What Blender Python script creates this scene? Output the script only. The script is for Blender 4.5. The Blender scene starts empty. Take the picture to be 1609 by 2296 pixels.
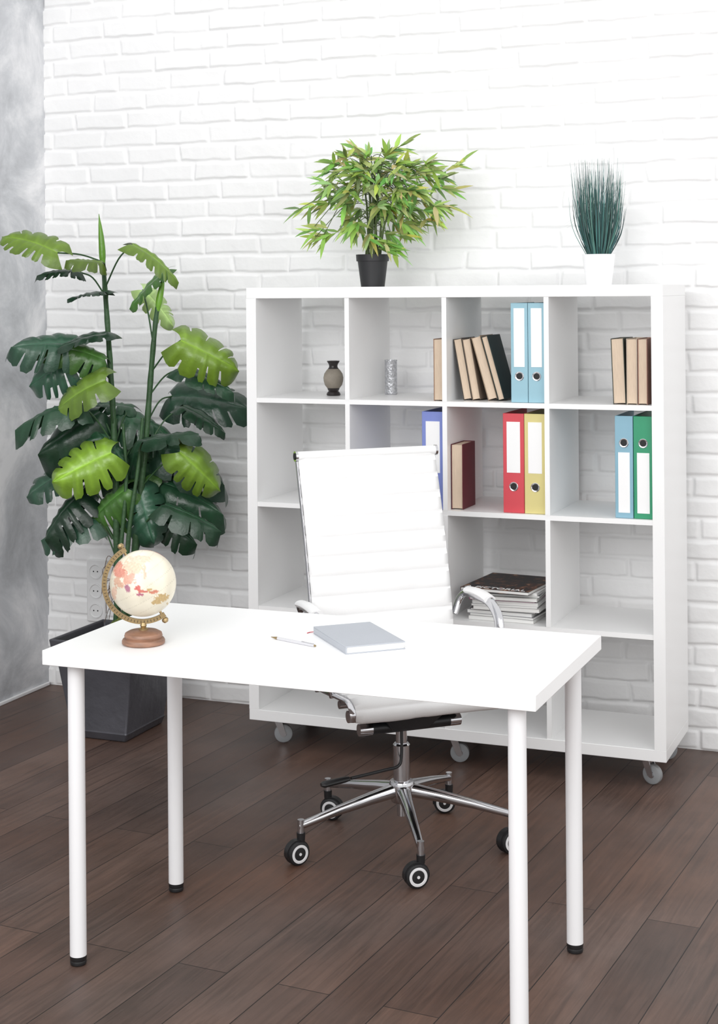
import bpy, math, random
import numpy as np
from mathutils import Vector, Matrix, Quaternion, noise as mnoise
random.seed(7); np.random.seed(7)
R = math.radians
scene = bpy.context.scene
COL = scene.collection
YAW = R(21.8)

# ------------------------------------------------------------ materials
def srgb(r, g, b):
    def c(v):
        v /= 255.0
        return v/12.92 if v <= 0.04045 else ((v+0.055)/1.055)**2.4
    return (c(r), c(g), c(b), 1)

def mat(name, col, rough=0.5, metal=0.0, var=0.04, scale=8.0, bump=0.0, bscale=60.0, attr=None, coat=0.0, stretch=None, trans=0.0):
    m = bpy.data.materials.new(name); m.use_nodes = True
    nt = m.node_tree; N = nt.nodes; L = nt.links
    b = N['Principled BSDF']
    tc = N.new('ShaderNodeTexCoord'); mp = N.new('ShaderNodeMapping')
    L.new(tc.outputs['Object'], mp.inputs['Vector'])
    if stretch: mp.inputs['Scale'].default_value = stretch
    nz = N.new('ShaderNodeTexNoise'); nz.inputs['Scale'].default_value = scale; nz.inputs['Detail'].default_value = 4
    L.new(mp.outputs[0], nz.inputs['Vector'])
    hsv = N.new('ShaderNodeHueSaturation')
    if attr:
        a = N.new('ShaderNodeAttribute'); a.attribute_name = attr
        L.new(a.outputs['Color'], hsv.inputs['Color'])
    else:
        hsv.inputs['Color'].default_value = col
    mr = N.new('ShaderNodeMapRange'); mr.inputs['To Min'].default_value = 1-var*2; mr.inputs['To Max'].default_value = 1+var*2
    L.new(nz.outputs[0], mr.inputs['Value']); L.new(mr.outputs[0], hsv.inputs['Value'])
    L.new(hsv.outputs[0], b.inputs['Base Color'])
    b.inputs['Roughness'].default_value = rough; b.inputs['Metallic'].default_value = metal
    if coat: b.inputs['Coat Weight'].default_value = coat
    if trans: b.inputs['Transmission Weight'].default_value = trans
    if bump:
        n2 = N.new('ShaderNodeTexNoise'); n2.inputs['Scale'].default_value = bscale; n2.inputs['Detail'].default_value = 3
        L.new(mp.outputs[0], n2.inputs['Vector'])
        bp = N.new('ShaderNodeBump'); bp.inputs['Strength'].default_value = bump; bp.inputs['Distance'].default_value = 0.01
        L.new(n2.outputs[0], bp.inputs['Height']); L.new(bp.outputs[0], b.inputs['Normal'])
    return m

M = {}
M['lam'] = mat('white_laminate', (0.89, 0.89, 0.888, 1), 0.32, var=0.006, scale=3)
M['desk'] = mat('desk_white', (0.93, 0.93, 0.93, 1), 0.35, var=0.005)
M['legw'] = mat('white_powder_coat', (0.86, 0.86, 0.87, 1), 0.35, var=0.005)
M['chrome'] = mat('chrome', (0.62, 0.62, 0.64, 1), 0.12, 1.0, var=0.02)
M['leather'] = mat('white_leather', (0.82, 0.82, 0.82, 1), 0.5, var=0.01, bump=0.05, bscale=300)
M['black'] = mat('black_plastic', (0.012, 0.012, 0.013, 1), 0.4, var=0.1)
M['tyre'] = mat('black_rubber', (0.01, 0.01, 0.011, 1), 0.5, var=0.1)
M['ring'] = mat('pale_grey_plastic', (0.75, 0.75, 0.76, 1), 0.4)
M['grey'] = mat('grey_rubber', (0.28, 0.29, 0.3, 1), 0.45)
M['pot'] = mat('pewter_planter', srgb(86, 86, 92), 0.32, 0.4, var=0.18, scale=6, bump=0.15, bscale=30)
M['potb'] = mat('black_nursery_pot', srgb(34, 34, 37), 0.5, var=0.1)
M['potw'] = mat('white_ceramic', (0.92, 0.92, 0.93, 1), 0.4, var=0.01)
M['soil'] = mat('soil', (0.03, 0.02, 0.014, 1), 0.95, var=0.3, scale=40, bump=0.8, bscale=60)
M['moss'] = mat('moss', srgb(96, 108, 50), 0.95, var=0.4, scale=40, bump=1.0, bscale=90)
M['fibre'] = mat('root_fibre', srgb(84, 62, 46), 0.8, var=0.3, scale=40)
M['stem'] = mat('monstera_stem', srgb(52, 84, 50), 0.55, var=0.3, scale=20, bump=0.3)
M['leaf'] = mat('monstera_leaf', None, 0.30, var=0.2, scale=14, attr='Col', bump=0.25, bscale=34)
M['bleaf'] = mat('bamboo_leaf', None, 0.5, var=0.1, scale=20, attr='Col')
M['cane'] = mat('bamboo_cane', srgb(78, 96, 50), 0.55, var=0.25, scale=30)
M['grass'] = mat('grass_blade', None, 0.5, var=0.1, scale=20, attr='Col')
M['brass'] = mat('aged_brass', srgb(168, 146, 108), 0.38, 0.85, var=0.15, scale=60)
M['globe'] = mat('printed_globe', None, 0.35, var=0.06, scale=30, attr='Col')
M['wood'] = mat('turned_wood', srgb(140, 104, 84), 0.45, var=0.4, scale=9, stretch=(3, 3, 14))
M['page'] = mat('aged_paper', srgb(214, 194, 172), 0.85, var=0.12, scale=30, stretch=(40, 1, 1), bump=0.3, bscale=40)
M['paper'] = mat('white_paper', (0.82, 0.82, 0.80, 1), 0.8, var=0.06, scale=20, stretch=(1, 1, 60))
M['label'] = mat('label_card', (0.88, 0.88, 0.88, 1), 0.6, var=0.01)
M['dark'] = mat('dark_hole', (0.008, 0.008, 0.009, 1), 0.6)
M['notebook'] = mat('grey_cloth', srgb(176, 180, 187), 0.7, var=0.02, bump=0.1, bscale=400)
M['red'] = mat('red_ribbon', srgb(190, 30, 50), 0.6)
M['silver'] = mat('hammered_silver', (0.62, 0.63, 0.66, 1), 0.3, 0.7, var=0.35, scale=110, bump=0.5, bscale=130)
M['stone'] = mat('grey_stone', srgb(138, 130, 118), 0.6, var=0.2, scale=30)
M['vdark'] = mat('dark_turned', srgb(34, 28, 28), 0.3, var=0.1)
M['plast'] = mat('socket_plastic', (0.8, 0.8, 0.8, 1), 0.35, var=0.01)

# ------------------------------------------------------------ mesh builder
class MB:
    def __init__(s): s.v = []; s.f = []; s.m = []; s.c = []; s.col = None
    def add(s, vs, fs, mi=0, cols=None):
        o = len(s.v); s.v += [tuple(v) for v in vs]; s.f += [tuple(i+o for i in f) for f in fs]; s.m += [mi]*len(fs)
        if cols is not None: s.c += cols
        elif s.col is not None: s.c += [s.col]*len(vs)
    def hexa(s, p, mi=0):
        s.add(p, [(0, 3, 2, 1), (4, 5, 6, 7), (0, 1, 5, 4), (1, 2, 6, 5), (2, 3, 7, 6), (3, 0, 4, 7)], mi)
    def box(s, x0, x1, y0, y1, z0, z1, mi=0):
        s.hexa([(x0, y0, z0), (x1, y0, z0), (x1, y1, z0), (x0, y1, z0), (x0, y0, z1), (x1, y0, z1), (x1, y1, z1), (x0, y1, z1)], mi)
    def frus(s, c, hx0, hy0, z0, hx1, hy1, z1, mi=0):
        cx, cy = c
        s.hexa([(cx-hx0, cy-hy0, z0), (cx+hx0, cy-hy0, z0), (cx+hx0, cy+hy0, z0), (cx-hx0, cy+hy0, z0),
                (cx-hx1, cy-hy1, z1), (cx+hx1, cy-hy1, z1), (cx+hx1, cy+hy1, z1), (cx-hx1, cy+hy1, z1)], mi)
    def tube(s, pts, rad, n=16, mi=0, caps=True, flat=None):
        pts = [Vector(p) for p in pts]
        if not isinstance(rad, (list, tuple)): rad = [rad]*len(pts)
        t0 = (pts[1]-pts[0]).normalized()
        up = Vector((0, 0, 1)) if abs(t0.z) < 0.9 else Vector((1, 0, 0))
        u = t0.cross(up).normalized(); vs = []; fs = []
        for i, p in enumerate(pts):
            if i == 0: t = t0
            elif i == len(pts)-1: t = (pts[i]-pts[i-1]).normalized()
            else: t = ((pts[i]-pts[i-1]).normalized()+(pts[i+1]-pts[i]).normalized()).normalized()
            u = (u - t*u.dot(t)).normalized(); w = t.cross(u)
            fu, fw = flat if flat else (1, 1)
            for k in range(n):
                a = 2*math.pi*k/n
                vs.append(p+(u*math.cos(a)*fu+w*math.sin(a)*fw)*rad[i])
        for i in range(len(pts)-1):
            for k in range(n):
                fs.append((i*n+k, i*n+(k+1) % n, (i+1)*n+(k+1) % n, (i+1)*n+k))
        if caps:
            fs.append(tuple(range(n-1, -1, -1))); fs.append(tuple((len(pts)-1)*n+k for k in range(n)))
        s.add(vs, fs, mi)
    def lathe(s, prof, c=(0, 0, 0), n=40, mi=0, axis=None, capb=True, capt=True):
        c = Vector(c); q = Vector((0, 0, 1)).rotation_difference(Vector(axis).normalized()) if axis is not None else Quaternion()
        vs = []; fs = []
        for r, z in prof:
            for k in range(n):
                a = 2*math.pi*k/n
                vs.append(c+q @ Vector((r*math.cos(a), r*math.sin(a), z)))
        for i in range(len(prof)-1):
            for k in range(n):
                fs.append((i*n+k, i*n+(k+1) % n, (i+1)*n+(k+1) % n, (i+1)*n+k))
        if capb: fs.append(tuple(range(n-1, -1, -1)))
        if capt: fs.append(tuple((len(prof)-1)*n+k for k in range(n)))
        s.add(vs, fs, mi)

def build(name, mb, mats, parent=None, loc=(0, 0, 0), smooth=True, bevel=0, seg=2, label=None, angle=35):
    me = bpy.data.meshes.new(name); me.from_pydata(mb.v, [], mb.f)
    for m in mats: me.materials.append(m)
    me.polygons.foreach_set('material_index', mb.m)
    if mb.c:
        ca = me.color_attributes.new('Col', 'FLOAT_COLOR', 'POINT')
        ca.data.foreach_set('color', np.array(mb.c, dtype=np.float32).ravel())
    me.update()
    if smooth:
        me.shade_smooth()
        me.set_sharp_from_angle(angle=R(angle))
    o = bpy.data.objects.new(name, me); COL.objects.link(o); o.location = loc
    if parent: o.parent = parent
    if bevel:
        b = o.modifiers.new('bevel', 'BEVEL'); b.width = bevel; b.segments = seg; b.limit_method = 'ANGLE'; b.angle_limit = R(40)
    if label: o['label'] = label
    return o

def thing(name, label, cat, loc, rot=(0, 0, 0), group=None):
    e = bpy.data.objects.new(name, None); COL.objects.link(e)
    e.location = loc; e.rotation_euler = rot; e.empty_display_size = 0.05
    e['label'] = label; e['category'] = cat
    if group: e['group'] = group
    return e

def text_part(name, body, size, mat_, parent, loc, rot, extr=0.0003):
    cu = bpy.data.curves.new(name+'_c', 'FONT'); cu.body = body; cu.size = size; cu.extrude = extr
    t = bpy.data.objects.new(name+'_t', cu); COL.objects.link(t)
    bpy.context.view_layer.update()
    me = bpy.data.meshes.new_from_object(t.evaluated_get(bpy.context.evaluated_depsgraph_get()))
    bpy.data.objects.remove(t); me.materials.clear(); me.materials.append(mat_)
    o = bpy.data.objects.new(name, me); COL.objects.link(o); o.parent = parent; o.location = loc; o.rotation_euler = rot
    return o

# ------------------------------------------------------------ room
WY = 5.345; LX = -3.485; RX = 2.4; FY = -1.6; CH = 3.0
def vnoise(x, y, seed, s):
    rng = np.random.RandomState(seed); g = rng.rand(400, 400)
    X = x*s+50; Y = y*s+50; xi = np.floor(X).astype(int); yi = np.floor(Y).astype(int)
    fx = X-xi; fy = Y-yi; fx = fx*fx*(3-2*fx); fy = fy*fy*(3-2*fy); xi %= 399; yi %= 399
    return (g[yi, xi]*(1-fx)*(1-fy)+g[yi, xi+1]*fx*(1-fy)+g[yi+1, xi]*(1-fx)*fy+g[yi+1, xi+1]*fx*fy)
def brick_wall():
    xs = np.concatenate([np.arange(LX, -0.4, 0.0048), np.arange(-0.4, RX+0.02, 0.012)])
    zs = np.arange(0, CH+0.004, 0.0040)
    X, Z = np.meshgrid(xs, zs)
    h, l = 0.0712, 0.232
    Zd = Z + (vnoise(X, Z, 3, 2.2)-0.5)*0.010 + (vnoise(X, Z, 31, 14)-0.5)*0.005
    row = np.floor(Zd/h).astype(int); rr = np.random.RandomState(5).rand(100)
    off = (row % 2)*0.5*l + (rr[row % 100]-0.5)*0.07
    Xd = X + (vnoise(X, Z, 4, 14)-0.5)*0.010 + off + 100*l
    ci = np.floor(Xd/l).astype(int)
    fx = Xd-ci*l; fz = Zd-row*h
    rb = np.random.RandomState(9).rand(200, 400); rv = rb[row % 200, ci % 400]; rv2 = rb[(row+57) % 200, (ci+91) % 400]; rv3 = rb[(row+23) % 200, (ci+191) % 400]
    d = np.minimum(np.minimum(fx, l-fx), np.minimum(fz, h-fz)) - 0.0036 - rv2*0.0018 - (vnoise(X, Z, 8, 26)-0.5)*0.0045
    t = np.clip(d/0.0050, 0, 1); t = t*t*(3-2*t)
    prot = 0.0046+rv*0.0050
    H = t*prot + (vnoise(X, Z, 11, 18)-0.5)*0.0026*t + (vnoise(X, Z, 12, 60)-0.5)*0.0007 + (vnoise(X, Z, 13, 3)-0.5)*0.004 + ((fz/h-0.5)*(rv2-0.35)+(fx/l-.5)*(rv3-.5))*0.003*t
    Y = WY - 0.002 - np.clip(H, -0.002, 0.02)
    nz, nx = X.shape
    co = np.stack([X, Y, Z], -1).reshape(-1, 3)
    idx = np.arange(nx*nz).reshape(nz, nx)
    q = np.stack([idx[:-1, :-1], idx[:-1, 1:], idx[1:, 1:], idx[1:, :-1]], -1).reshape(-1, 4)
    me = bpy.data.meshes.new('wall_back')
    me.vertices.add(len(co)); me.vertices.foreach_set('co', co.astype(np.float32).ravel())
    me.loops.add(q.size); me.loops.foreach_set('vertex_index', q.ravel().astype(np.int32))
    me.polygons.add(len(q)); me.polygons.foreach_set('loop_start', (np.arange(len(q))*4).astype(np.int32))
    me.update(calc_edges=True); me.shade_smooth()
    me.materials.append(mat('painted_brick', (0.885, 0.885, 0.885, 1), 0.55, var=0.02, scale=5, bump=0.12, bscale=50))
    o = bpy.data.objects.new('wall_back', me); COL.objects.link(o); o['kind'] = 'structure'
brick_wall()

def floor_mat():
    m = bpy.data.materials.new('walnut_planks'); m.use_nodes = True; nt = m.node_tree; N = nt.nodes; L = nt.links
    b = N['Principled BSDF']
    tc = N.new('ShaderNodeTexCoord'); mp = N.new('ShaderNodeMapping'); mp.inputs['Rotation'].default_value = (0, 0, R(-86))
    L.new(tc.outputs['Object'], mp.inputs['Vector'])
    br = N.new('ShaderNodeTexBrick'); br.inputs['Scale'].default_value = 1; br.inputs['Brick Width'].default_value = 1.9
    br.inputs['Row Height'].default_value = 0.132; br.inputs['Mortar Size'].default_value = 0.0013; br.inputs['Mortar Smooth'].default_value = 0.15
    br.offset = 0.37; br.offset_frequency = 2
    br.inputs['Color1'].default_value = srgb(101, 78, 67); br.inputs['Color2'].default_value = srgb(80, 61, 53); br.inputs['Mortar'].default_value = srgb(30, 22, 19)
    L.new(mp.outputs[0], br.inputs['Vector'])
    sc = N.new('ShaderNodeMapping'); sc.inputs['Scale'].default_value = (1.2, 24, 1); L.new(mp.outputs[0], sc.inputs['Vector'])
    nz = N.new('ShaderNodeTexNoise'); nz.inputs['Scale'].default_value = 2.4; nz.inputs['Detail'].default_value = 10; nz.inputs['Roughness'].default_value = 0.7; nz.inputs['Distortion'].default_value = 1.0
    L.new(sc.outputs[0], nz.inputs['Vector'])
    n2 = N.new('ShaderNodeTexNoise'); n2.inputs['Scale'].default_value = 3.2; n2.inputs['Detail'].default_value = 6; n2.inputs['Roughness'].default_value = 0.6; L.new(mp.outputs[0], n2.inputs['Vector'])
    mx = N.new('ShaderNodeMath'); mx.operation = 'MULTIPLY_ADD'; mx.inputs[1].default_value = 0.6; mx.inputs[2].default_value = 0.2; L.new(n2.outputs[0], mx.inputs[0])
    ad = N.new('ShaderNodeMath'); ad.operation = 'ADD'; L.new(nz.outputs[0], ad.inputs[0]); L.new(mx.outputs[0], ad.inputs[1])
    mr = N.new('ShaderNodeMapRange'); mr.inputs['From Min'].default_value = 0.65; mr.inputs['From Max'].default_value = 1.35; mr.inputs['To Min'].default_value = 0.38; mr.inputs['To Max'].default_value = 1.6
    L.new(ad.outputs[0], mr.inputs['Value'])
    hs = N.new('ShaderNodeHueSaturation'); L.new(br.outputs['Color'], hs.inputs['Color']); L.new(mr.outputs[0], hs.inputs['Value'])
    # worn greyish patches
    n3 = N.new('ShaderNodeTexNoise'); n3.inputs['Scale'].default_value = 1.3; n3.inputs['Detail'].default_value = 3; L.new(mp.outputs[0], n3.inputs['Vector'])
    sr = N.new('ShaderNodeMapRange'); sr.inputs['From Min'].default_value = 0.35; sr.inputs['From Max'].default_value = 0.65; sr.inputs['To Min'].default_value = 0.75; sr.inputs['To Max'].default_value = 1.12
    L.new(n3.outputs[0], sr.inputs['Value']); L.new(sr.outputs[0], hs.inputs['Saturation'])
    L.new(hs.outputs[0], b.inputs['Base Color'])
    r2 = N.new('ShaderNodeMapRange'); r2.inputs['To Min'].default_value = 0.30; r2.inputs['To Max'].default_value = 0.58; L.new(nz.outputs[0], r2.inputs['Value']); L.new(r2.outputs[0], b.inputs['Roughness'])
    inv = N.new('ShaderNodeMath'); inv.operation = 'MULTIPLY_ADD'; inv.inputs[1].default_value = -1.0; L.new(br.outputs['Fac'], inv.inputs[0])
    m3 = N.new('ShaderNodeMath'); m3.operation = 'MULTIPLY'; m3.inputs[1].default_value = 0.5; L.new(nz.outputs[0], m3.inputs[0]); L.new(m3.outputs[0], inv.inputs[2])
    bp = N.new('ShaderNodeBump'); bp.inputs['Strength'].default_value = 0.5; bp.inputs['Distance'].default_value = 0.002
    L.new(inv.outputs[0], bp.inputs['Height']); L.new(bp.outputs[0], b.inputs['Normal'])
    b.inputs['Specular IOR Level'].default_value = 0.32
    return m
mb = MB(); mb.box(LX-0.1, RX, FY, WY+0.1, -0.05, 0.0)
o = build('floor', mb, [floor_mat()], smooth=False); o['kind'] = 'structure'

def plaster_mat():
    m = bpy.data.materials.new('grey_plaster'); m.use_nodes = True; nt = m.node_tree; N = nt.nodes; L = nt.links
    b = N['Principled BSDF']; tc = N.new('ShaderNodeTexCoord')
    mp = N.new('ShaderNodeMapping'); mp.inputs['Scale'].default_value = (1, 0.8, 0.8); L.new(tc.outputs['Object'], mp.inputs['Vector'])
    nz = N.new('ShaderNodeTexNoise'); nz.inputs['Scale'].default_value = 3.4; nz.inputs['Detail'].default_value = 9; nz.inputs['Roughness'].default_value = 0.66; nz.inputs['Distortion'].default_value = 0.5
    L.new(mp.outputs[0], nz.inputs['Vector'])
    cr = N.new('ShaderNodeValToRGB'); e = cr.color_ramp.elements
    e[0].position = 0.34; e[0].color = srgb(168, 170, 174); e[1].position = 0.66; e[1].color = srgb(238, 238, 240)
    k = e.new(0.5); k.color = srgb(200, 202, 206)
    L.new(nz.outputs[0], cr.inputs[0]); L.new(cr.outputs[0], b.inputs['Base Color']); b.inputs['Roughness'].default_value = 0.6
    bp = N.new('ShaderNodeBump'); bp.inputs['Strength'].default_value = 0.2; bp.inputs['Distance'].default_value = 0.01
    L.new(nz.outputs[0], bp.inputs['Height']); L.new(bp.outputs[0], b.inputs['Normal'])
    return m
mb = MB(); mb.box(LX-0.1, LX, FY, WY+0.1, 0.0, CH)
o = build('wall_left', mb, [plaster_mat()], smooth=False); o['kind'] = 'structure'
mb = MB(); mb.box(LX, LX+0.010, FY, WY-0.014, 0.0, 0.014)
o = build('baseboard_left', mb, [M['legw']], smooth=False, bevel=0.003); o['kind'] = 'structure'

# ------------------------------------------------------------ bookcase
BX0, BX1, BY0, BY1, BZ0, BZ1 = -2.364, -0.927, 4.86, 5.25, 0.09, 1.58
T, t_ = 0.037, 0.016
CW = (BX1-BX0-2*T-3*t_)/4; RH = (BZ1-BZ0-2*T-3*t_)/4
colx = [BX0+T+i*(CW+t_) for i in range(4)]
rowz = [BZ1-T-RH-i*(RH+t_) for i in range(4)]
bc = thing('bookcase', 'white open cube bookcase on small casters against the brick wall', 'bookcase', ((BX0+BX1)/2, (BY0+BY1)/2, 0))
ox, oy = (BX0+BX1)/2, (BY0+BY1)/2
def lbox(x0, x1, y0, y1, z0, z1):
    m = MB(); m.box(x0-ox, x1-ox, y0-oy, y1-oy, z0, z1); return m
build('top_panel', lbox(BX0, BX1, BY0, BY1, BZ1-T, BZ1), [M['lam']], bc, smooth=False, bevel=0.0012, seg=1)
build('bottom_panel', lbox(BX0, BX1, BY0, BY1, BZ0, BZ0+T), [M['lam']], bc, smooth=False, bevel=0.0012, seg=1)
for a_, b_ in ((BX0, BX0+T), (BX1-T, BX1)):
    build('side_panel', lbox(a_, b_, BY0, BY1, BZ0+T, BZ1-T), [M['lam']], bc, smooth=False)
for i in range(3):
    z = rowz[i]-t_
    build('shelf_board', lbox(BX0+T, BX1-T, BY0+0.003, BY1-0.002, z, z+t_), [M['lam']], bc, smooth=False)
for r in range(4):
    for c in range(3):
        x = colx[c]+CW
        build('divider', lbox(x, x+t_, BY0+0.002, BY1-0.002, rowz[r], rowz[r]+RH), [M['lam']], bc, smooth=False)
def shelf_caster(x, y, ang):
    m = MB(); m.box(-0.022, 0.022, -0.022, 0.022, 0.085, 0.0898)
    m.lathe([(0.016, 0.078), (0.018, 0.085)], n=20)
    q = Matrix.Rotation(ang, 3, 'Z')
    for s in (-1, 1):
        pts = [Vector((-0.012, s*0.014, 0.08)), Vector((0.014, s*0.014, 0.08)), Vector((0.030, s*0.014, 0.028)), Vector((0.010, s*0.014, 0.028))]
        a = [q @ p for p in pts]; b_ = [q @ (p+Vector((0, s*0.002, 0))) for p in pts]
        m.hexa(a+b_)
    ob = build('caster', m, [M['chrome']], bc, (x-ox, y-oy, 0))
    w = MB(); ax = q @ Vector((0, 1, 0)); c = q @ Vector((0.02, 0, 0.032))
    w.lathe([(0.026, -0.011), (0.031, -0.008), (0.032, 0), (0.031, 0.008), (0.026, 0.011)], c, 32, 0, ax)
    w.lathe([(0.011, -0.0125), (0.011, 0.0125)], c, 20, 1, ax)
    build('wheel', w, [M['grey'], M['chrome']], ob, label='grey rubber wheel')
k = 0
for yy in (BY0+0.07, BY1-0.06):
    for xx in (BX0+0.075, ox, BX1-0.075):
        shelf_caster(xx, yy, [0.4, 0.2, -0.3, 1.2, 2, 0.7][k]); k += 1

# ------------------------------------------------------------ books / binders
def cmat(name, c, rough=0.55): return mat(name, srgb(*c), rough, var=0.04, scale=12)
MC = {}
def book(x, y, z, w, d, h, col, label, group, lean=0):
    key = ('cover', col)
    if key not in MC: MC[key] = cmat('book_cover', col)
    e = thing('book', label, 'book', (x, y, z), (0, -R(lean), 0), group)
    m = MB(); t = 0.0022
    m.box(0, t, 0, d, 0, h); m.box(w-t, w, 0, d, 0, h); m.box(t, w-t, d-t, d, 0, h)
    build('cover', m, [MC[key]], e, bevel=0.0006, seg=1)
    m = MB(); n = 5
    # page block with gently concave fore edge
    for i in range(n):
        x0 = t+(w-2*t)*i/n; x1 = t+(w-2*t)*(i+1)/n
        def dep(xx): a = (xx-t)/(w-2*t)*2-1; return 0.003+0.004*(1-a*a)
        m.hexa([(x0, dep(x0), 0.003), (x1, dep(x1), 0.003), (x1, d-t, 0.003), (x0, d-t, 0.003), (x0, dep(x0), h-0.003), (x1, dep(x1), h-0.003), (x1, d-t, h-0.003), (x0, d-t, h-0.003)])
    build('pages', m, [M['page']], e, label='yellowed page block')
    return e
z0, z1, z2, z3 = [r+0.0006 for r in rowz]
g = 'old books on the shelves'
def rx(c): return colx[c]+CW
book(rx(1)-0.035, 4.878, z0, 0.033, 0.145, 0.205, (150, 120, 100), 'old upright book with tan pages beside the divider', g)
book(colx[2]+0.0375, 4.925, z0, 0.029, 0.145, 0.205, (70, 64, 58), 'leaning old book resting against the divider', g, 9.8)
book(colx[2]+0.068, 4.925, z0, 0.028, 0.145, 0.205, (120, 104, 90), 'leaning old book between two others', g, 9.8)
book(colx[2]+0.122, 4.925, z0, 0.032, 0.145, 0.215, (150, 130, 110), 'tilted old book with thick tan pages', g, 15.5)
book(colx[2]+0.157, 4.925, z0, 0.022, 0.145, 0.218, (40, 52, 50), 'tilted book with dark green cover', g, 15.5)
book(colx[3]+0.202, 4.885, z0, 0.041, 0.145, 0.208, (56, 62, 54), 'thick old book with dark green cover', g, 2.0)
book(colx[3]+0.2448, 4.885, z0, 0.034, 0.145, 0.208, (190, 176, 160), 'upright book with cream pages', g)
book(colx[3]+0.2808, 4.885, z0, 0.030, 0.145, 0.208, (150, 110, 96), 'upright book with reddish brown pages', g)
book(colx[2]+0.002, 4.895, z1, 0.040, 0.135, 0.215, (96, 34, 44), 'dark red hardback standing beside the divider', g)

def binder(x, w, z, col, label, up=True, y=4.880, h=0.322, lab=(0.115, 0.305)):
    key = ('binder', col)
    if key not in MC: MC[key] = cmat('binder_board', col, 0.45)
    e = thing('ring_binder', label, 'binder', (x, y, z), (0, 0, 0), 'ring binders on the shelves')
    m = MB(); t = 0.003; d = 0.28
    m.box(0, w, 0, t, 0, h); m.box(0, t, t, d, 0, h); m.box(w-t, w, t, d, 0, h)
    build('cover', m, [MC[key]], e, bevel=0.0012)
    m = MB(); m.box(t, w-t, 0.02, d-0.01, 0.004, h-0.03)
    build('paper_block', m, [M['paper']], e)
    a, b = lab; hz = 0.085
    if not up: a, b = h-lab[1], h-lab[0]; hz = h-0.085
    m = MB(); m.box(w*0.18, w*0.82, -0.0008, 0.0004, a, b)
    build('spine_label', m, [M['label']], e, label='blank white label card')
    m = MB(); pr = [(0.0105, -0.0004), (0.0105, 0.0016), (0.0135, 0.0022), (0.015, 0.001), (0.015, -0.0004)]
    m.lathe(pr, (w/2, 0, hz), 28, 0, (0, -1, 0), False, False); m.lathe([(0.0108, 0), (0.0108, 0.0006)], (w/2, 0, hz), 28, 1, (0, -1, 0))
    build('finger_ring', m, [M['chrome'], M['dark']], e, label='chrome finger ring with dark hole')
BL = (148, 188, 202)
binder(rx(2)-0.1150, 0.056, z0, BL, 'light blue ring binder with white spine label')
binder(rx(2)-0.0575, 0.056, z0, BL, 'light blue ring binder beside the divider')
binder(rx(1)-0.078, 0.076, z1, (122, 136, 200), 'wide violet-blue ring binder', lab=(0.12, 0.29))
binder(rx(2)-0.144, 0.070, z1, (206, 72, 82), 'red ring binder with white spine label', lab=(0.13, 0.295))
binder(rx(2)-0.0725, 0.071, z1, (214, 202, 136), 'yellow ring binder with white spine label', lab=(0.13, 0.295))
binder(rx(3)-0.1215, 0.057, z1, (132, 174, 192), 'blue ring binder standing upside down', up=False, lab=(0.115, 0.305))
binder(rx(3)-0.0625, 0.061, z1, (46, 146, 106), 'green ring binder standing upside down', up=False, lab=(0.115, 0.305))

# magazines
def art_mat():
    m = bpy.data.materials.new('dark_cover_art'); m.use_nodes = True; nt = m.node_tree; N = nt.nodes; L = nt.links
    b = N['Principled BSDF']; tc = N.new('ShaderNodeTexCoord'); nz = N.new('ShaderNodeTexNoise'); nz.inputs['Scale'].default_value = 22; nz.inputs['Detail'].default_value = 5
    nz.inputs['Distortion'].default_value = 1.5
    L.new(tc.outputs['Object'], nz.inputs['Vector']); cr = N.new('ShaderNodeValToRGB'); e = cr.color_ramp.elements
    e[0].position = 0.50; e[0].color = srgb(38, 34, 34); e[1].position = 0.74; e[1].color = srgb(176, 140, 110); k = e.new(0.60); k.color = srgb(98, 60, 44)
    L.new(nz.outputs[0], cr.inputs[0]); L.new(cr.outputs[0], b.inputs['Base Color']); b.inputs['Roughness'].default_value = 0.45
    b.inputs['Specular IOR Level'].default_value = 0.25
    return m
ART = art_mat(); zz = z2
mcols = [(230, 228, 225), (120, 120, 124), (235, 235, 235), (60, 60, 66), (225, 222, 220), (150, 150, 150), (240, 240, 240), (168, 60, 130), (220, 220, 216), (90, 90, 96), (236, 236, 236), (40, 38, 40)]
rn = random.Random(3)
for i, c in enumerate(mcols):
    th = [0.012, 0.008, 0.010, 0.006, 0.011, 0.007, 0.012, 0.006, 0.010, 0.007, 0.009, 0.010][i]
    last = i == len(mcols)-1
    cx = colx[2]+0.180+rn.uniform(-0.012, 0.008); cy = 5.028+rn.uniform(-0.012, 0.012); an = R(rn.uniform(-5, 5))
    if last: cx, cy, an = colx[2]+0.168, 5.005, R(-5)
    e = thing('magazine', 'glossy magazine with dark illustrated cover on the pile' if last else 'magazine lying in a pile on the shelf', 'magazine', (cx, cy, zz), (0, 0, an), 'magazines stacked on the shelf')
    w, d = (0.22, 0.275) if not last else (0.235, 0.285)
    m = MB(); m.box(-w/2+0.001, w/2-0.001, -d/2+0.001, d/2-0.001, 0.0008, th-0.0008)
    build('pages', m, [M['paper']], e)
    m = MB(); m.box(-w/2, w/2, -d/2, d/2, 0, 0.0008); m.box(-w/2, w/2, -d/2, d/2, th-0.0008, th); m.box(-w/2-0.0008, -w/2+0.001, -d/2, d/2, 0, th)
    build('cover', m, [ART if last else cmat('magazine_cover', c, 0.3)], e, smooth=False)
    if last: text_part('title_lettering', 'A PICTORIAL', 0.036, M['label'], e, (-w/2+0.008, -d/2+0.012, th+0.0003), (0, 0, 0))
    zz += th

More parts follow.
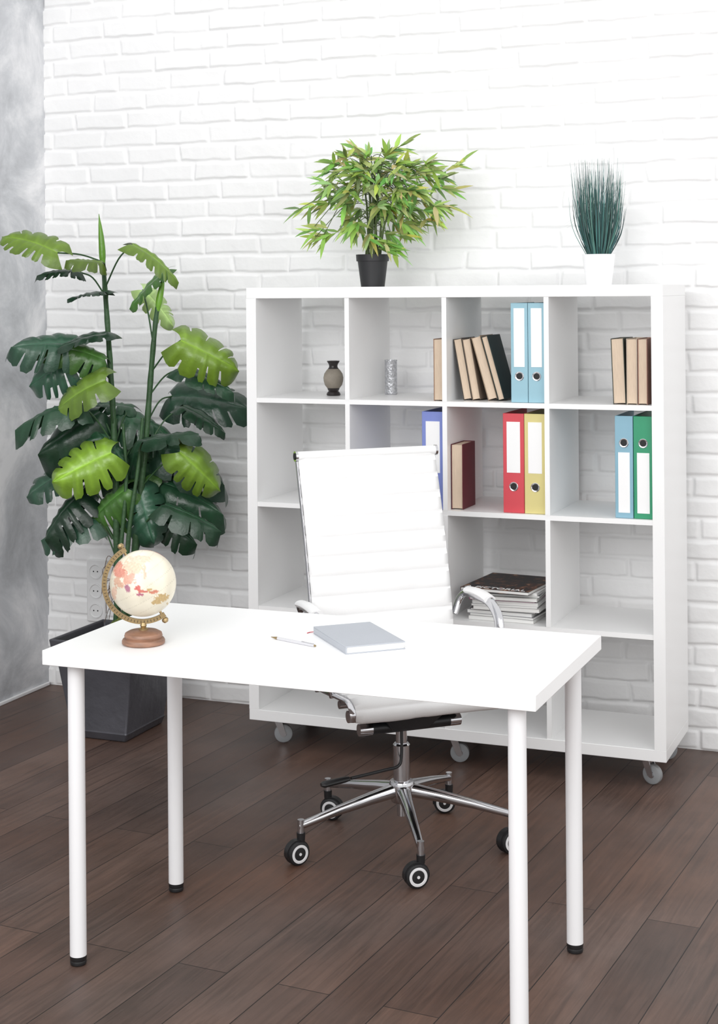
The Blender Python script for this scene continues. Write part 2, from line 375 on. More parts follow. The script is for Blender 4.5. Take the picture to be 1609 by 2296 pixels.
# vases
e = thing('vase', 'small stone vase with dark turned neck and foot', 'vase', (-2.115, 5.04, z0))
m = MB(); m.lathe([(0.023, 0), (0.025, 0.004), (0.022, 0.010), (0.017, 0.015), (0.020, 0.020), (0.022, 0.026)], n=36); build('foot', m, [M['vdark']], e, label='dark turned foot')
m = MB(); m.lathe([(0.022, 0.026), (0.030, 0.036), (0.034, 0.050), (0.035, 0.062), (0.032, 0.076), (0.024, 0.088), (0.019, 0.093)], n=36); build('body', m, [M['stone']], e, label='grey stone body')
m = MB(); m.lathe([(0.019, 0.093), (0.015, 0.099), (0.015, 0.106), (0.018, 0.112), (0.022, 0.118), (0.022, 0.121), (0.016, 0.121), (0.013, 0.112)], n=36); build('neck', m, [M['vdark']], e, label='dark turned neck')
e = thing('candle_holder', 'silver hammered cylinder holder on the shelf', 'candle holder', (-1.941, 5.15, z0))
m = MB(); m.lathe([(0.0205, 0), (0.0215, 0.002), (0.0215, 0.116), (0.0225, 0.118), (0.0225, 0.121), (0.0205, 0.121), (0.0195, 0.116), (0.0195, 0.01)], n=48); build('body', m, [M['silver']], e)

# ------------------------------------------------------------ desk
DX0, DX1, DY0, DY1, DZ = -2.031, -0.853, 3.083, 3.671, 0.741
dcx, dcy = (DX0+DX1)/2, (DY0+DY1)/2
dk = thing('desk', 'white rectangular desk with four round white legs', 'desk', (dcx, dcy, 0))
m = MB(); m.box(DX0-dcx, DX1-dcx, DY0-dcy, DY1-dcy, DZ-0.034, DZ); build('desktop', m, [M['desk']], dk, bevel=0.0015)
for sx in (-1, 1):
    for sy in (-1, 1):
        lx = sx*((DX1-DX0)/2-0.056); ly = sy*((DY1-DY0)/2-0.056)
        m = MB(); m.lathe([(0.0195, 0.022), (0.0195, DZ-0.0345)], n=36)
        lg = build('leg', m, [M['legw']], dk, (lx, ly, 0))
        m = MB(); m.lathe([(0.015, 0), (0.0185, 0.002), (0.0195, 0.008), (0.0185, 0.011), (0.0195, 0.014), (0.0195, 0.022)], n=36)
        build('foot', m, [M['black']], lg, label='black plastic levelling foot')

# globe
GX, GY = -1.842, 3.222
gl = thing('desk_globe', 'antique style cream globe on brass arm and wooden base', 'globe', (GX, GY, DZ), (0, 0, YAW+R(8)))
m = MB(); m.lathe([(0.047, 0), (0.0505, 0.003), (0.0505, 0.009), (0.048, 0.013), (0.043, 0.015), (0.045, 0.020), (0.043, 0.026), (0.034, 0.031), (0.020, 0.033)], n=48)
build('base', m, [M['wood']], gl, label='turned brown wooden base')
m = MB(); m.lathe([(0.011, 0.033), (0.011, 0.036), (0.006, 0.039), (0.008, 0.043), (0.006, 0.050)], n=24); build('stem', m, [M['brass']], gl, label='short brass stem')
C = Vector((0, 0, 0.1425)); m = MB(); n = 60; vs = []; fs = []
for i in range(n+1):
    a = R(116+188*i/n)
    for (r, y) in ((0.0845, -0.003), (0.0960, -0.003), (0.0960, 0.003), (0.0845, 0.003)):
        vs.append((C.x+r*math.cos(a), y, C.z+r*math.sin(a)))
for i in range(n):
    for k in range(4): fs.append((i*4+k, i*4+(k+1) % 4, (i+1)*4+(k+1) % 4, (i+1)*4+k))
fs += [(0, 1, 2, 3), (n*4+3, n*4+2, n*4+1, n*4)]
m.add(vs, fs)
for i in range(36):
    a = R(124+172*i/35); p = Vector((math.cos(a), 0, math.sin(a)))
    m.tube([C+p*0.0875+Vector((0, -0.0032, 0)), C+p*0.093+Vector((0, -0.0032, 0))], 0.0006, 5, 1)
build('meridian_arm', m, [M['brass'], M['vdark']], gl, label='brass half ring with degree marks')
ax = Vector((math.cos(R(120)), 0, math.sin(R(120))))
for s in (-1, 1):
    m = MB(); m.lathe([(0.003, 0.076), (0.003, 0.097), (0.007, 0.098), (0.008, 0.103), (0.005, 0.108), (0.001, 0.109)], C, 20, 0, ax*s)
    build('axis_pin', m, [M['brass']], gl)
PKc = (212, 162, 142); PK2 = (218, 186, 164); OC = (190, 162, 112)
blobs = [(-.66, .50, .26, .18, (206, 140, 122)), (-.28, .60, .32, .18, (222, 194, 170)), (-.10, .82, .34, .08, (222, 200, 178)), (-.74, .14, .14, .16, (210, 170, 146)),
         (-.42, .30, .22, .16, PKc), (-.45, .02, .08, .11, (176, 122, 140)), (-.18, .03, .10, .08, (204, 112, 104)), (.02, -.06, .15, .04, (196, 116, 104)), (-.1, -.16, .13, .04, (178, 110, 128)),
         (.18, -.02, .08, .05, OC), (.30, -.10, .13, .045, (200, 132, 110)), (.53, -.33, .21, .14, OC), (.42, -.42, .16, .09, OC), (.72, -.58, .04, .08, OC), (.05, .40, .04, .13, PK2), (-.86, -.2, .08, .22, PK2)]
m = MB(); nu, nv = 200, 110; vs = []; cs = []; fs = []; rr = 0.0775
for j in range(nv+1):
    ph = math.pi*j/nv
    for i in range(nu):
        a = 2*math.pi*i/nu; d = Vector((math.sin(ph)*math.cos(a), math.sin(ph)*math.sin(a), math.cos(ph)))
        vs.append(C+d*rr)
        c = (226, 219, 200); nn = mnoise.noise(d*5)*0.5+mnoise.noise(d*13)*0.45+mnoise.noise(d*30)*0.3
        sx, sz = (d.x, d.z) if d.y < 0 else (-d.z*0.8, d.x)
        k_ = mnoise.noise(d*2.4)*12; c = tuple(v+k_ for v in c)
        # faint graticule
        la = math.degrees(math.asin(max(-1, min(1, d.dot(ax))))) % 20
        if la < .9: c = tuple(v-20 for v in c)
        for bx, bz, ax_, az_, bcx in blobs:
            if ((sx-bx)/ax_)**2+((sz-bz)/az_)**2 + nn*1.6 < 1: c = tuple(v+mnoise.noise(d*18)*16 for v in bcx)
        cs.append(srgb(*[min(255, v) for v in c]))
for j in range(nv):
    for i in range(nu): fs.append((j*nu+i, (j+1)*nu+i, (j+1)*nu+(i+1) % nu, j*nu+(i+1) % nu))
m.add(vs, fs, 0, cs)
build('sphere', m, [M['globe']], gl, label='cream map ball with pink and ochre continents', angle=180)

# notebook
nb = thing('notebook', 'closed grey hardcover notebook with red ribbon on the desk', 'notebook', (-1.375, 3.416, DZ), (0, 0, R(42)))
w, d, h = 0.146, 0.232, 0.018
m = MB(); m.box(-w/2, w/2, -d/2, d/2, 0, 0.0025); m.box(-w/2, w/2, -d/2, d/2, h-0.0025, h); m.box(-w/2, -w/2+0.003, -d/2, d/2, 0.0025, h-0.0025)
build('cover', m, [M['notebook']], nb, bevel=0.0008)
m = MB(); m.box(-w/2+0.003, w/2-0.003, -d/2+0.003, d/2-0.003, 0.0025, h-0.0025); build('pages', m, [M['paper']], nb, label='white page block')
m = MB(); m.tube([(-w/2+0.02, d/2-0.004, 0.009), (-w/2+0.012, d/2+0.006, 0.004), (-w/2-0.004, d/2+0.016, 0.0012), (-w/2-0.012, d/2+0.010, 0.0012)], 0.002, 6, flat=(1, 0.4)); build('ribbon', m, [M['red']], nb, label='red ribbon bookmark')
# pen
p0 = Vector((-1.582, 3.374, 0)); p1 = Vector((-1.445, 3.324, 0)); dv = (p1-p0); ln = dv.length
pn = thing('pen', 'slim silver and white ballpoint pen on the desk', 'pen', ((p0.x+p1.x)/2, (p0.y+p1.y)/2, DZ+0.0036), (0, 0, math.atan2(dv.y, dv.x)))
m = MB(); m.lathe([(0.0008, -ln/2), (0.0015, -ln/2+0.006), (0.0030, -ln/2+0.016), (0.0034, -ln/2+0.022)], n=18, axis=(1, 0, 0)); build('tip', m, [M['brass']], pn, label='brass tip')
m = MB(); m.lathe([(0.0025, ln/2-0.004), (0.0022, ln/2)], n=14, axis=(1, 0, 0)); build('button', m, [M['brass']], pn, label='brass push button')
m = MB(); m.lathe([(0.0034, -ln/2+0.022), (0.0036, 0), (0.0032, ln/2-0.004)], n=18, axis=(1, 0, 0)); build('barrel', m, [mat('pen_silver', (0.66, 0.66, 0.69, 1), 0.3, 0.3)], pn)
m = MB(); m.box(ln/2-0.045, ln/2-0.006, -0.0012, 0.0012, 0.0036, 0.0046); m.box(ln/2-0.010, ln/2-0.006, -0.0012, 0.0012, 0.002, 0.0040); build('clip', m, [M['chrome']], pn, label='chrome clip')

# ------------------------------------------------------------ office chair
CXc, CYc = -1.5365, 4.137; CA = R(42.8)
ch = thing('office_chair', 'white ribbed leather office chair with chrome base and casters', 'chair', (CXc, CYc, 0), (0, 0, CA))
def spline(pts, n):
    out = []; P = [Vector(p) for p in pts]; P = [P[0]*2-P[1]]+P+[P[-1]*2-P[-2]]
    for i in range(1, len(P)-2):
        for k in range(n):
            t = k/n; a, b, c, d = P[i-1], P[i], P[i+1], P[i+2]
            out.append(0.5*((2*b)+(c-a)*t+(2*a-5*b+4*c-d)*t*t+(3*b-a-3*c+d)*t**3))
    out.append(P[-2]); return out
def ribbed(profile, hw, th, pitch, phase=0.0):
    """profile (forward, height) list -> padded strip with cross seams"""
    P = spline([(0, -f, z) for f, z in profile], 14)
    L = [0]
    for i in range(1, len(P)): L.append(L[-1]+(P[i]-P[i-1]).length)
    tot = L[-1]; n = int(tot/0.0028); R_ = []
    for k in range(n+1):
        s = tot*k/n; i = max(j for j in range(len(L)) if L[j] <= s+1e-9); i = min(i, len(P)-2)
        t = (s-L[i])/max(1e-9, L[i+1]-L[i]); p = P[i].lerp(P[i+1], t); tg = (P[i+1]-P[i]).normalized()
        nr = Vector((1, 0, 0)).cross(tg).normalized(); R_.append((p, nr, s))
    m = MB(); NX = 24; vs = []; fs = []
    for side in (1, -1):
        for p, nr, s in R_:
            for k in range(NX+1):
                x = -1+2*k/NX; ed = 1 if abs(x) < 0.95 else 0.5
                wob = 0.0022*mnoise.noise(Vector((x*4, s*9, side*3.0)))
                q = abs(math.sin(math.pi*(s+phase+wob)/pitch)); b = th*(0.35+0.65*q**0.5)+0.0018*mnoise.noise(Vector((x*5, s*22, side)))
                vs.append(p+Vector((x*hw, 0, 0))+nr*side*b*ed)
    nr_ = len(R_); W_ = NX+1
    for sd in range(2):
        o_ = sd*nr_*W_
        for i in range(nr_-1):
            for k in range(NX):
                q = (o_+i*W_+k, o_+i*W_+k+1, o_+(i+1)*W_+k+1, o_+(i+1)*W_+k)
                fs.append(q if sd == 0 else q[::-1])
    o_ = nr_*W_
    for i in range(nr_-1):
        fs.append((i*W_, (i+1)*W_, o_+(i+1)*W_, o_+i*W_)); k = NX
        fs.append((i*W_+k, o_+i*W_+k, o_+(i+1)*W_+k, (i+1)*W_+k))
    for k in range(NX):
        fs.append((k, o_+k, o_+k+1, k+1)); i = nr_-1
        fs.append((i*W_+k, i*W_+k+1, o_+i*W_+k+1, o_+i*W_+k))
    m.add(vs, fs); return m
backP = [(-.085, .478), (-.112, .51), (-.120, .56), (-.130, .63), (-.150, .73), (-.180, .85), (-.215, .97), (-.250, 1.080)]
seatP = [(.218, .432), (.243, .440), (.247, .462), (.215, .482), (.13, .478), (.02, .468), (-.05, .466), (-.085, .478)]
build('backrest', ribbed(backP, 0.217, 0.012, 0.056), [M['leather']], ch, angle=75)
build('seat', ribbed(seatP, 0.232, 0.012, 0.052), [M['leather']], ch, angle=75)
m = MB(); m.tube([(-.219, .252, 1.084), (.219, .252, 1.084)], 0.0140, 24); build('top_roll', m, [M['leather']], ch)
for s in (-1, 1):
    m = MB(); m.tube([(s*.219, .252, 1.084), (s*.226, .252, 1.084)], 0.0155, 24); m.tube([(s*.226, .252, 1.084), (s*.228, .252, 1.084)], 0.010, 20, 1)
    build('end_cap', m, [M['chrome'], M['dark']], ch, label='chrome end cap of the top roll')
for s in (-1, 1):
    m = MB(); P = spline([(s*.2195, -f+.010, z) for f, z in backP], 5); P2 = spline([(s*.238, -f, z-.004) for f, z in seatP[1:]], 5)
    m.tube(P, 0.0075, 10, flat=(0.4, 1.0)); m.tube(P2, 0.0105, 10, flat=(0.6, 1.0))
    m.tube([(s*.232, -.226, .445), (s*.246, -.226, .445)], 0.016, 20)
    build('side_rail', m, [M['chrome']], ch, label='polished chrome side rail')
    m = MB(); A = spline([(s*.228, .135, .610), (s*.246, .140, .650), (s*.258, .115, .675), (s*.262, .03, .679), (s*.262, -.045, .671), (s*.262, -.092, .636), (s*.258, -.104, .58), (s*.248, -.098, .50), (s*.240, -.095, .468)], 6)
    m.tube(A, 0.0130, 14, flat=(1.15, 0.75)); am = build('armrest', m, [M['chrome']], ch, label='looped chrome armrest')
    m = MB(); m.tube(spline([(s*.261, .105, .683), (s*.262, .05, .687), (s*.262, .0, .685), (s*.262, -.036, .680)], 6), 0.0155, 14, flat=(1.2, 0.7)); build('arm_pad', m, [M['leather']], am, label='white padded sleeve')
for yy in (-.13, .06):
    m = MB(); m.tube([(-.235, yy, .452), (.235, yy, .452)], 0.011, 14)
    build('cross_bar', m, [M['chrome']], ch)
m = MB(); m.frus((0.0, 0.0), .055, .07, .345, .085, .10, .385); m.box(-.12, .15, -.10, .10, .385, .397); m.box(-.05, .05, -.09, .06, .397, .444)
m.tube([(-.115, -.055, .355), (.125, -.055, .355)], 0.0165, 24)
build('tilt_mechanism', m, [M['black']], ch, bevel=0.003, label='black tilt mechanism under the seat')
for a, b in ((-.150, -.112), (.122, .155)):
    m = MB(); m.tube([(a, -.055, .355), (b, -.055, .355)], 0.0168, 24)
    build('tension_knob', m, [M['chrome']], ch, label='chrome tension knob')
m = MB(); m.tube(spline([(-.018, -.045, .345), (-.022, -.052, .27), (-.034, -.056, .243), (-.08, -.062, .238), (-.18, -.072, .231)], 6), 0.0045, 10); m.tube([(-.185, -.072, .231), (-.20, -.073, .230), (-.262, -.08, .226), (-.270, -.08, .226)], [0.007, 0.010, 0.011, 0.006], 14, flat=(1.2, 0.8))
build('height_lever', m, [M['black']], ch, label='black height lever')
m = MB(); m.lathe([(.014, .085), (.014, .12), (.022, .122), (.024, .20), (.024, .285), (.020, .290)], n=32); m.lathe([(.016, .29), (.016, .325), (.022, .327), (.022, .348)], n=28)
build('gas_column', m, [M['chrome']], ch)
m = MB(); m.lathe([(.030, .125), (.034, .135), (.036, .175), (.033, .183), (.025, .185)], n=32)
angs = [R(-60.7+72*k)-CA for k in range(5)]
for a in angs:
    u = Vector((math.cos(a), math.sin(a), 0)); v = Vector((-u.y, u.x, 0)); vs = []; fs = []
    S = [(.025, .170, .019, .019), (.10, .158, .016, .016), (.20, .140, .0125, .0125), (.30, .118, .010, .010), (.318, .114, .008, .009)]
    n = 12
    for r, z, hw, hh in S:
        for k in range(n):
            t = 2*math.pi*k/n; c_, s_ = math.cos(t), math.sin(t)
            vs.append(u*r+v*(math.copysign(abs(c_)**.7, c_)*hw)+Vector((0, 0, z-0.012+math.copysign(abs(s_)**.7, s_)*hh)))
    for i in range(len(S)-1):
        for k in range(n): fs.append((i*n+k, i*n+(k+1) % n, (i+1)*n+(k+1) % n, (i+1)*n+k))
    fs.append(tuple((len(S)-1)*n+k for k in range(n))[::1]); m.add(vs, fs)
    m.tube([u*.311+Vector((0, 0, .120)), u*.311+Vector((0, 0, .078))], 0.0095, 16)
build('star_base', m, [M['chrome']], ch, label='polished five-arm chrome base', angle=50)
for a, tw, fl in zip(angs, [R(60), R(75), R(40), R(20), R(75)], [-1, -1, -1, 1, -1]):
    c = Vector((math.cos(a)*.311, math.sin(a)*.311, 0))
    axd = Vector((math.cos(tw-CA*1.0-R(110)), math.sin(tw-CA*1.0-R(110)), 0)); pd = Vector((-axd.y, axd.x, 0))*fl; wc = pd*0.014+Vector((0, 0, .033))
    m = MB(); m.lathe([(.011, .062), (.012, .085)], n=18)
    n = 16; vs = []; fs = []
    for k in range(n+1):
        t = R(-10+200*k/n); e_ = pd*math.cos(t)+Vector((0, 0, math.sin(t)))
        for rr_, s in ((.024, -.009), (.0355, -.009), (.0355, .009), (.024, .009)): vs.append(wc+e_*rr_+axd*s)
    for k in range(n):
        for j in range(4): fs.append((k*4+j, k*4+(j+1) % 4, (k+1)*4+(j+1) % 4, (k+1)*4+j))
    fs += [(0, 1, 2, 3), (n*4+3, n*4+2, n*4+1, n*4)]
    m.add(vs, fs)
    cb = build('caster', m, [M['black']], ch, c, label='black twin-wheel caster')
    for s in (-1, 1):
        m = MB(); m.lathe([(.028, -.001), (.032, .003), (.033, .009), (.031, .016), (.026, .018)], wc, 36, 0, axd*s)
        m.lathe([(.0245, .017), (.025, .0195), (.019, .0205), (.0175, .0195), (.0175, .017)], wc, 36, 1, axd*s, False, False)
        m.lathe([(.0178, .0185), (.006, .020)], wc, 30, 0, axd*s); m.lathe([(.004, .020), (.004, .0215)], wc, 16, 1, axd*s)
        build('wheel', m, [M['tyre'], M['ring']], cb, label='black wheel with pale ring')

# ------------------------------------------------------------ plants
def leafgeo(m, base, dirv, nrm, L, W, droop, col, rnd=random):
    dirv = dirv.normalized(); nrm = (nrm-dirv*nrm.dot(dirv)).normalized(); sd = dirv.cross(nrm)
    kx = [0, .08, .22, .42, .62, .82, .93, 1]; kf = [.50, .86, 1, .97, .80, .46, .20, 0]; kg = [-.20, -.14, -.03, .09, .15, .12, .06, 0]
    S = [0, .09, .18, .36, .5, .65, .8, .92, 1.0]
    ph = rnd.uniform(0, 6); curl = rnd.uniform(-.05, .40); twist = rnd.uniform(-.25, .25)
    for s_ in (-1, 1):
        # slit centres differ from side to side; each slit is a narrow teardrop
        ng = rnd.choice((3, 4, 5)); gaps = [(.13+.70*(k+.5*rnd.random())/ng, rnd.uniform(.34, .72), rnd.uniform(.006, .016)) for k in range(ng)]
        T_ = [(0, None, 0)]; prev = 0
        for gc, gs, gw in gaps:
            for q, rd in ((.25, .5), (.5, 1), (.75, .5)): T_.append((prev+(gc-gw-prev)*q, None, rd))
            T_.append((gc-gw*.5, (gs, -1, gw), 0)); T_.append((gc+gw*.5, (gs, 1, gw), 0)); prev = gc+gw
        for q, rd in ((.25, .6), (.45, 1), (.65, .5), (.85, .2), (1, 0)): T_.append((prev+(1-prev)*q, None, rd))
        vs = []; fs = []; cs = []
        for i, (t, gp_, rd) in enumerate(T_):
            f = np.interp(t, kx, kf); g_ = np.interp(t, kx, kg)
            for s in S:
                sh = 0; s2 = s
                if gp_ and s > gp_[0]:
                    q = (s-gp_[0])/(1-gp_[0]); sh = gp_[1]*gp_[2]*(.3+1.1*q); s2 = s*(1-.10*q**3)
                x = W/2*f*s2; y = L*(t+sh)+L*g_*s2**1.3
                z = -droop*L*(y/L)**2*0.5 - (0.12+curl)*W*s2*s2*(1+s_*twist) + 0.04*W*s2*math.sin(11*t+ph+s_) + 0.05*W*min(1, s*3)*(1-.5*s) + 0.036*W*rd*min(1, s*2.5)
                vs.append(base+dirv*y+sd*(s_*x)+nrm*z)
                b_ = 1.15-.35*s+.2*(rd == 1 and .05 < s < .9)+(.5 if s == 0 else 0)
                cs.append((min(1, col[0]*b_), min(1, col[1]*b_), min(1, col[2]*b_), 1))
        nS = len(S)
        for i in range(len(T_)-1):
            g0, g1 = T_[i][1], T_[i+1][1]; gap = g0 and g1 and g0[1] == -1 and g1[1] == 1
            for j in range(nS-1):
                if gap and S[j+1] > g0[0]+.1: continue
                a = i*nS+j; q = (a, a+1, a+nS+1, a+nS); fs.append(q if s_ == 1 else q[::-1])
        m.add(vs, fs, 0, cs)
    m.col = tuple(min(1, c*1.8) for c in col[:3])+(1,)
    m.tube([base+dirv*(L*t)+nrm*(-droop*L*t*t*.5) for t in (0, .25, .5, .75, .97)], [.0022, .002, .0016, .0012, .0006], 5)

CXa = Vector((math.cos(YAW), math.sin(YAW), 0)); CDa = Vector((-math.sin(YAW), math.cos(YAW), 0)); UP = Vector((0, 0, 1))
def loc(r, z, d): return CXa*r+CDa*d+UP*z
PX, PY = -2.89, 4.87
mo = thing('potted_monstera', 'tall artificial monstera with split leaves in a dark square planter', 'plant', (PX, PY, 0))
def rect(hx, hy, z): return [(-hx, -hy, z), (hx, -hy, z), (hx, hy, z), (-hx, hy, z)]
m = MB(); rings = [rect(.105, .13, 0), rect(.112, .137, .03), rect(.112, .137, .034), rect(.156, .166, .305), rect(.166, .176, .312), rect(.172, .182, .35), rect(.160, .170, .35), rect(.150, .160, .29)]
rings[1] = rect(.114, .139, .028)
vs = [v for r in rings for v in r]; fs = [(3, 2, 1, 0)]
for i in range(len(rings)-1):
    for k in range(4): fs.append((i*4+k, i*4+(k+1) % 4, (i+1)*4+(k+1) % 4, (i+1)*4+k))
o_ = (len(rings)-1)*4; fs.append((o_, o_+1, o_+2, o_+3)); m.add(vs, fs)
pl = build('planter', m, [M['pot']], mo, bevel=0.005, label='dark pewter square tapered planter')
m = MB(); nn = 30; vs = []; fs = []
for j in range(nn+1):
    for i in range(nn+1):
        x = -.149+.298*i/nn; y = -.159+.318*j/nn
        vs.append((x, y, .295+(.02*mnoise.noise(Vector((x*18, y*18, 0)))+.01*mnoise.noise(Vector((x*50, y*50, 3)))+.12*math.exp(-((x-.01)**2+(y+.0)**2)/.006))))
for j in range(nn):
    for i in range(nn): a = j*(nn+1)+i; fs.append((a, a+1, a+nn+2, a+nn+1))
m.add(vs, fs)
build('moss', m, [M['moss']], mo, label='green moss covering the soil')
rf = random.Random(8); m = MB()
for i in range(30):
    a = rf.uniform(0, 6.28); p = Vector((0, 0, rf.uniform(.40, .60))); q = p+Vector((math.cos(a), math.sin(a), 0))*rf.uniform(.02, .055)+UP*rf.uniform(-.02, .03)
    e_ = q+Vector((math.cos(a+1.2), math.sin(a+1.2), 0))*rf.uniform(.01, .03)-UP*rf.uniform(.03, .09)
    m.tube(spline([p, q, e_], 5), .0011, 5)
build('root_fibre', m, [M['fibre']], mo, label='thin brown aerial root fibres')
tr = [[(0, .32, 0), (0, .7, 0), (-.005, 1.05, -.01), (-.02, 1.33, 0), (-.035, 1.58, 0), (-.042, 1.70, 0)],
      [(.03, .32, .02), (.07, .7, 0), (.105, 1.0, -.01), (.125, 1.25, 0), (.145, 1.46, 0), (.16, 1.55, 0)],
      [(.02, .32, -.03), (.05, .7, -.05), (.085, .95, -.04), (.10, 1.12, -.03)],
      [(-.01, .32, -.02), (.02, .65, -.04), (.04, .9, -.03), (.03, 1.1, -.03)]]
ms = MB()
for k, t in enumerate(tr):
    P = spline([loc(*p) for p in t], 6); nP = len(P)
    ms.tube(P, [(.013 if k < 2 else .009)*(1-.45*i/nP)*(1+.12*(i % 3 == 0)) for i in range(nP)], 12)
DK = (34, 64, 44); MD = (62, 98, 44); OL = (92, 118, 36); BR = (112, 144, 50); PA = (150, 176, 112); DG = (44, 76, 58)
LV = [(-.265, 1.757, .215, .13, 148, .45, OL, 0), (-.075, 1.684, .12, .08, 165, .3, OL, 0), (.165, 1.697, .20, .10, -22, .2, BR, 0), (-.17, 1.658, .14, .08, 160, .15, DK, 0),
 (-.075, 1.569, .15, .10, 178, .15, DK, 0), (.115, 1.593, .19, .11, 215, .25, MD, 1), (.14, 1.527, .16, .09, -40, .35, PA, 1),
 (-.21, 1.40, .23, .18, 170, .55, DG, 0), (-.11, 1.375, .21, .13, 148, .5, MD, 0), (-.08, 1.425, .18, .11, 175, .3, DK, 0), (.345, 1.355, .225, .17, -22, .55, OL, 1),
 (.32, 1.281, .21, .12, -5, .15, DK, 1), (-.10, 1.233, .20, .16, 195, .55, BR, 0), (-.21, 1.31, .22, .18, 200, .5, DG, 0), (.30, 1.195, .27, .2, 8, .45, DG, 1),
 (-.21, 1.175, .23, .15, 178, .2, DK, 0), (.11, 1.11, .25, .17, -8, .35, DK, 0), (-.16, 1.09, .25, .2, 205, .45, DK, 0), (.24, 1.0, .28, .21, -14, .5, DG, 1),
 (.31, .945, .20, .15, -40, .5, BR, 1), (-.095, .965, .22, .18, 200, .6, BR, 0), (-.24, .905, .19, .16, 200, .5, DG, 0), (-.01, 1.03, .17, .14, 120, .45, DK, 0),
 (.235, .86, .27, .18, -10, .3, DK, 1), (-.20, .795, .19, .15, 215, .4, DK, 0), (-.035, .82, .20, .16, 210, .5, MD, 0), (-.175, .735, .21, .14, 188, .25, DG, 0),
 (.11, .78, .19, .15, -70, .5, DG, 1), (.28, .79, .21, .13, -15, .3, DK, 1), (.2, .74, .20, .14, -30, .35, DK, 1), (.04, .94, .22, .17, 250, .45, DK, 0),
 (.31, 1.13, .18, .12, -15, .15, DK, 1), (-.10, .90, .22, .15, 190, .25, DK, 0), (.14, .95, .22, .16, -50, .4, DK, 1), (-.03, 1.17, .18, .12, 160, .2, DK, 0),
 (.06, .86, .2, .14, -120, .4, MD, 0), (.19, 1.07, .22, .15, 20, .2, DK, 1), (-.13, 1.02, .2, .14, 160, .25, DK, 0)]
rl = random.Random(33); ml = MB()
def trunk_at(k, z):
    t = tr[k]; zs = [p[1] for p in t]
    return loc(float(np.interp(z, zs, [p[0] for p in t])), max(zs[0], min(z, zs[-1])), float(np.interp(z, zs, [p[2] for p in t])))
for i, (r, z, L, W, an, face, c, k) in enumerate(LV):
    d = rl.uniform(-.13, .12)
    if c in (BR, OL): d = rl.uniform(-.17, -.10)
    a = R(an); dv = (CXa*math.cos(a)+UP*(math.sin(a)-.05)+CDa*rl.uniform(-.5, .2)).normalized()
    nrm = (CDa*-1)*(face)+UP*(1-face)+CXa*rl.uniform(-.5, .5)
    if face >= .3: L *= 1.03; W *= 1.08
    ctr = loc(r, z, d); base = ctr-dv*L*.45
    j = rl.uniform(.82, 1.2); cc = srgb(*[min(255, v*j) for v in c])
    leafgeo(ml, base, dv, nrm, L, W, rl.uniform(.3, .85), cc, rl)
    st = trunk_at(k, z-rl.uniform(.05, .16)); mid = st.lerp(base, .5)+UP*rl.uniform(.01, .04)
    ms.tube(spline([st, mid, base], 5), 0.003, 7)
# rolled young leaves
for k, pts, c in ((0, [(-.042, 1.66), (-.046, 1.75), (-.055, 1.85)], (92, 140, 40)), (1, [(.152, 1.50), (.165, 1.57), (.178, 1.63)], (110, 160, 50))):
    ml.col = srgb(*c); ml.tube(spline([loc(a, b, 0) for a, b in pts], 5), [.008, .010, .012, .0125, .012, .011, .010, .008, .006, .003, .001][:11], 10)
build('stem', ms, [M['stem']], mo, label='green jointed stems and leaf stalks')
build('foliage', ml, [M['leaf']], mo, label='glossy split leaves, dark and yellow green', angle=80)

# bamboo plant
def small_leaf(m, base, dv, nrm, L, W, droop):
    dv = dv.normalized(); nrm = (nrm-dv*nrm.dot(dv)); 
    if nrm.length < .05: nrm = dv.orthogonal()
    nrm.normalize(); sd = dv.cross(nrm); vs = []; fs = []
    for i, (t, w) in enumerate(((0, .1), (.12, .6), (.35, 1), (.65, .75), (.88, .3), (1, 0.02))):
        c = base+dv*(L*t)-UP*(droop*L*t*t)
        vs += [c-sd*(W*w/2)+nrm*(W*w*.12), c, c+sd*(W*w/2)+nrm*(W*w*.12)]
    for i in range(5):
        a = i*3; fs += [(a, a+1, a+4, a+3), (a+1, a+2, a+5, a+4)]
    m.add(vs, fs)
ZT = BZ1+0.0005
bp_ = thing('potted_bamboo', 'leafy artificial bamboo in a small black pot on the bookcase', 'plant', (-1.968, 5.05, ZT))
m = MB(); m.lathe([(.041, 0), (.052, .088), (.0565, .089), (.058, .112), (.0555, .112), (.053, .095), (.052, .094)], n=48); build('pot', m, [M['potb']], bp_, label='black tapered plastic pot')
m = MB(); m.lathe([(.050, .090), (.045, .097), (.02, .102)], n=30); build('soil', m, [M['soil']], bp_)
rb = random.Random(12); mc = MB(); mf = MB()
GC = [(150, 176, 92), (168, 190, 106), (132, 162, 78), (110, 144, 70), (184, 202, 130), (124, 166, 76), (176, 190, 96)]
canes = []
for i in range(12):
    a = 2*math.pi*i/12; b = Vector((math.cos(a)*.024, math.sin(a)*.024, .095)); r = rb.uniform(.02, .12); hh = rb.uniform(.33, .48)
    tip = Vector((math.cos(a)*r+.02, math.sin(a)*r*.6-.01, hh)); md = b.lerp(tip, .5)-Vector((math.cos(a), math.sin(a), 0))*.015
    P = spline([b, md, tip], 6); mc.tube(P, [.0045*(1-.5*k/len(P)) for k in range(len(P))], 8); canes.append(P)
nc = 0
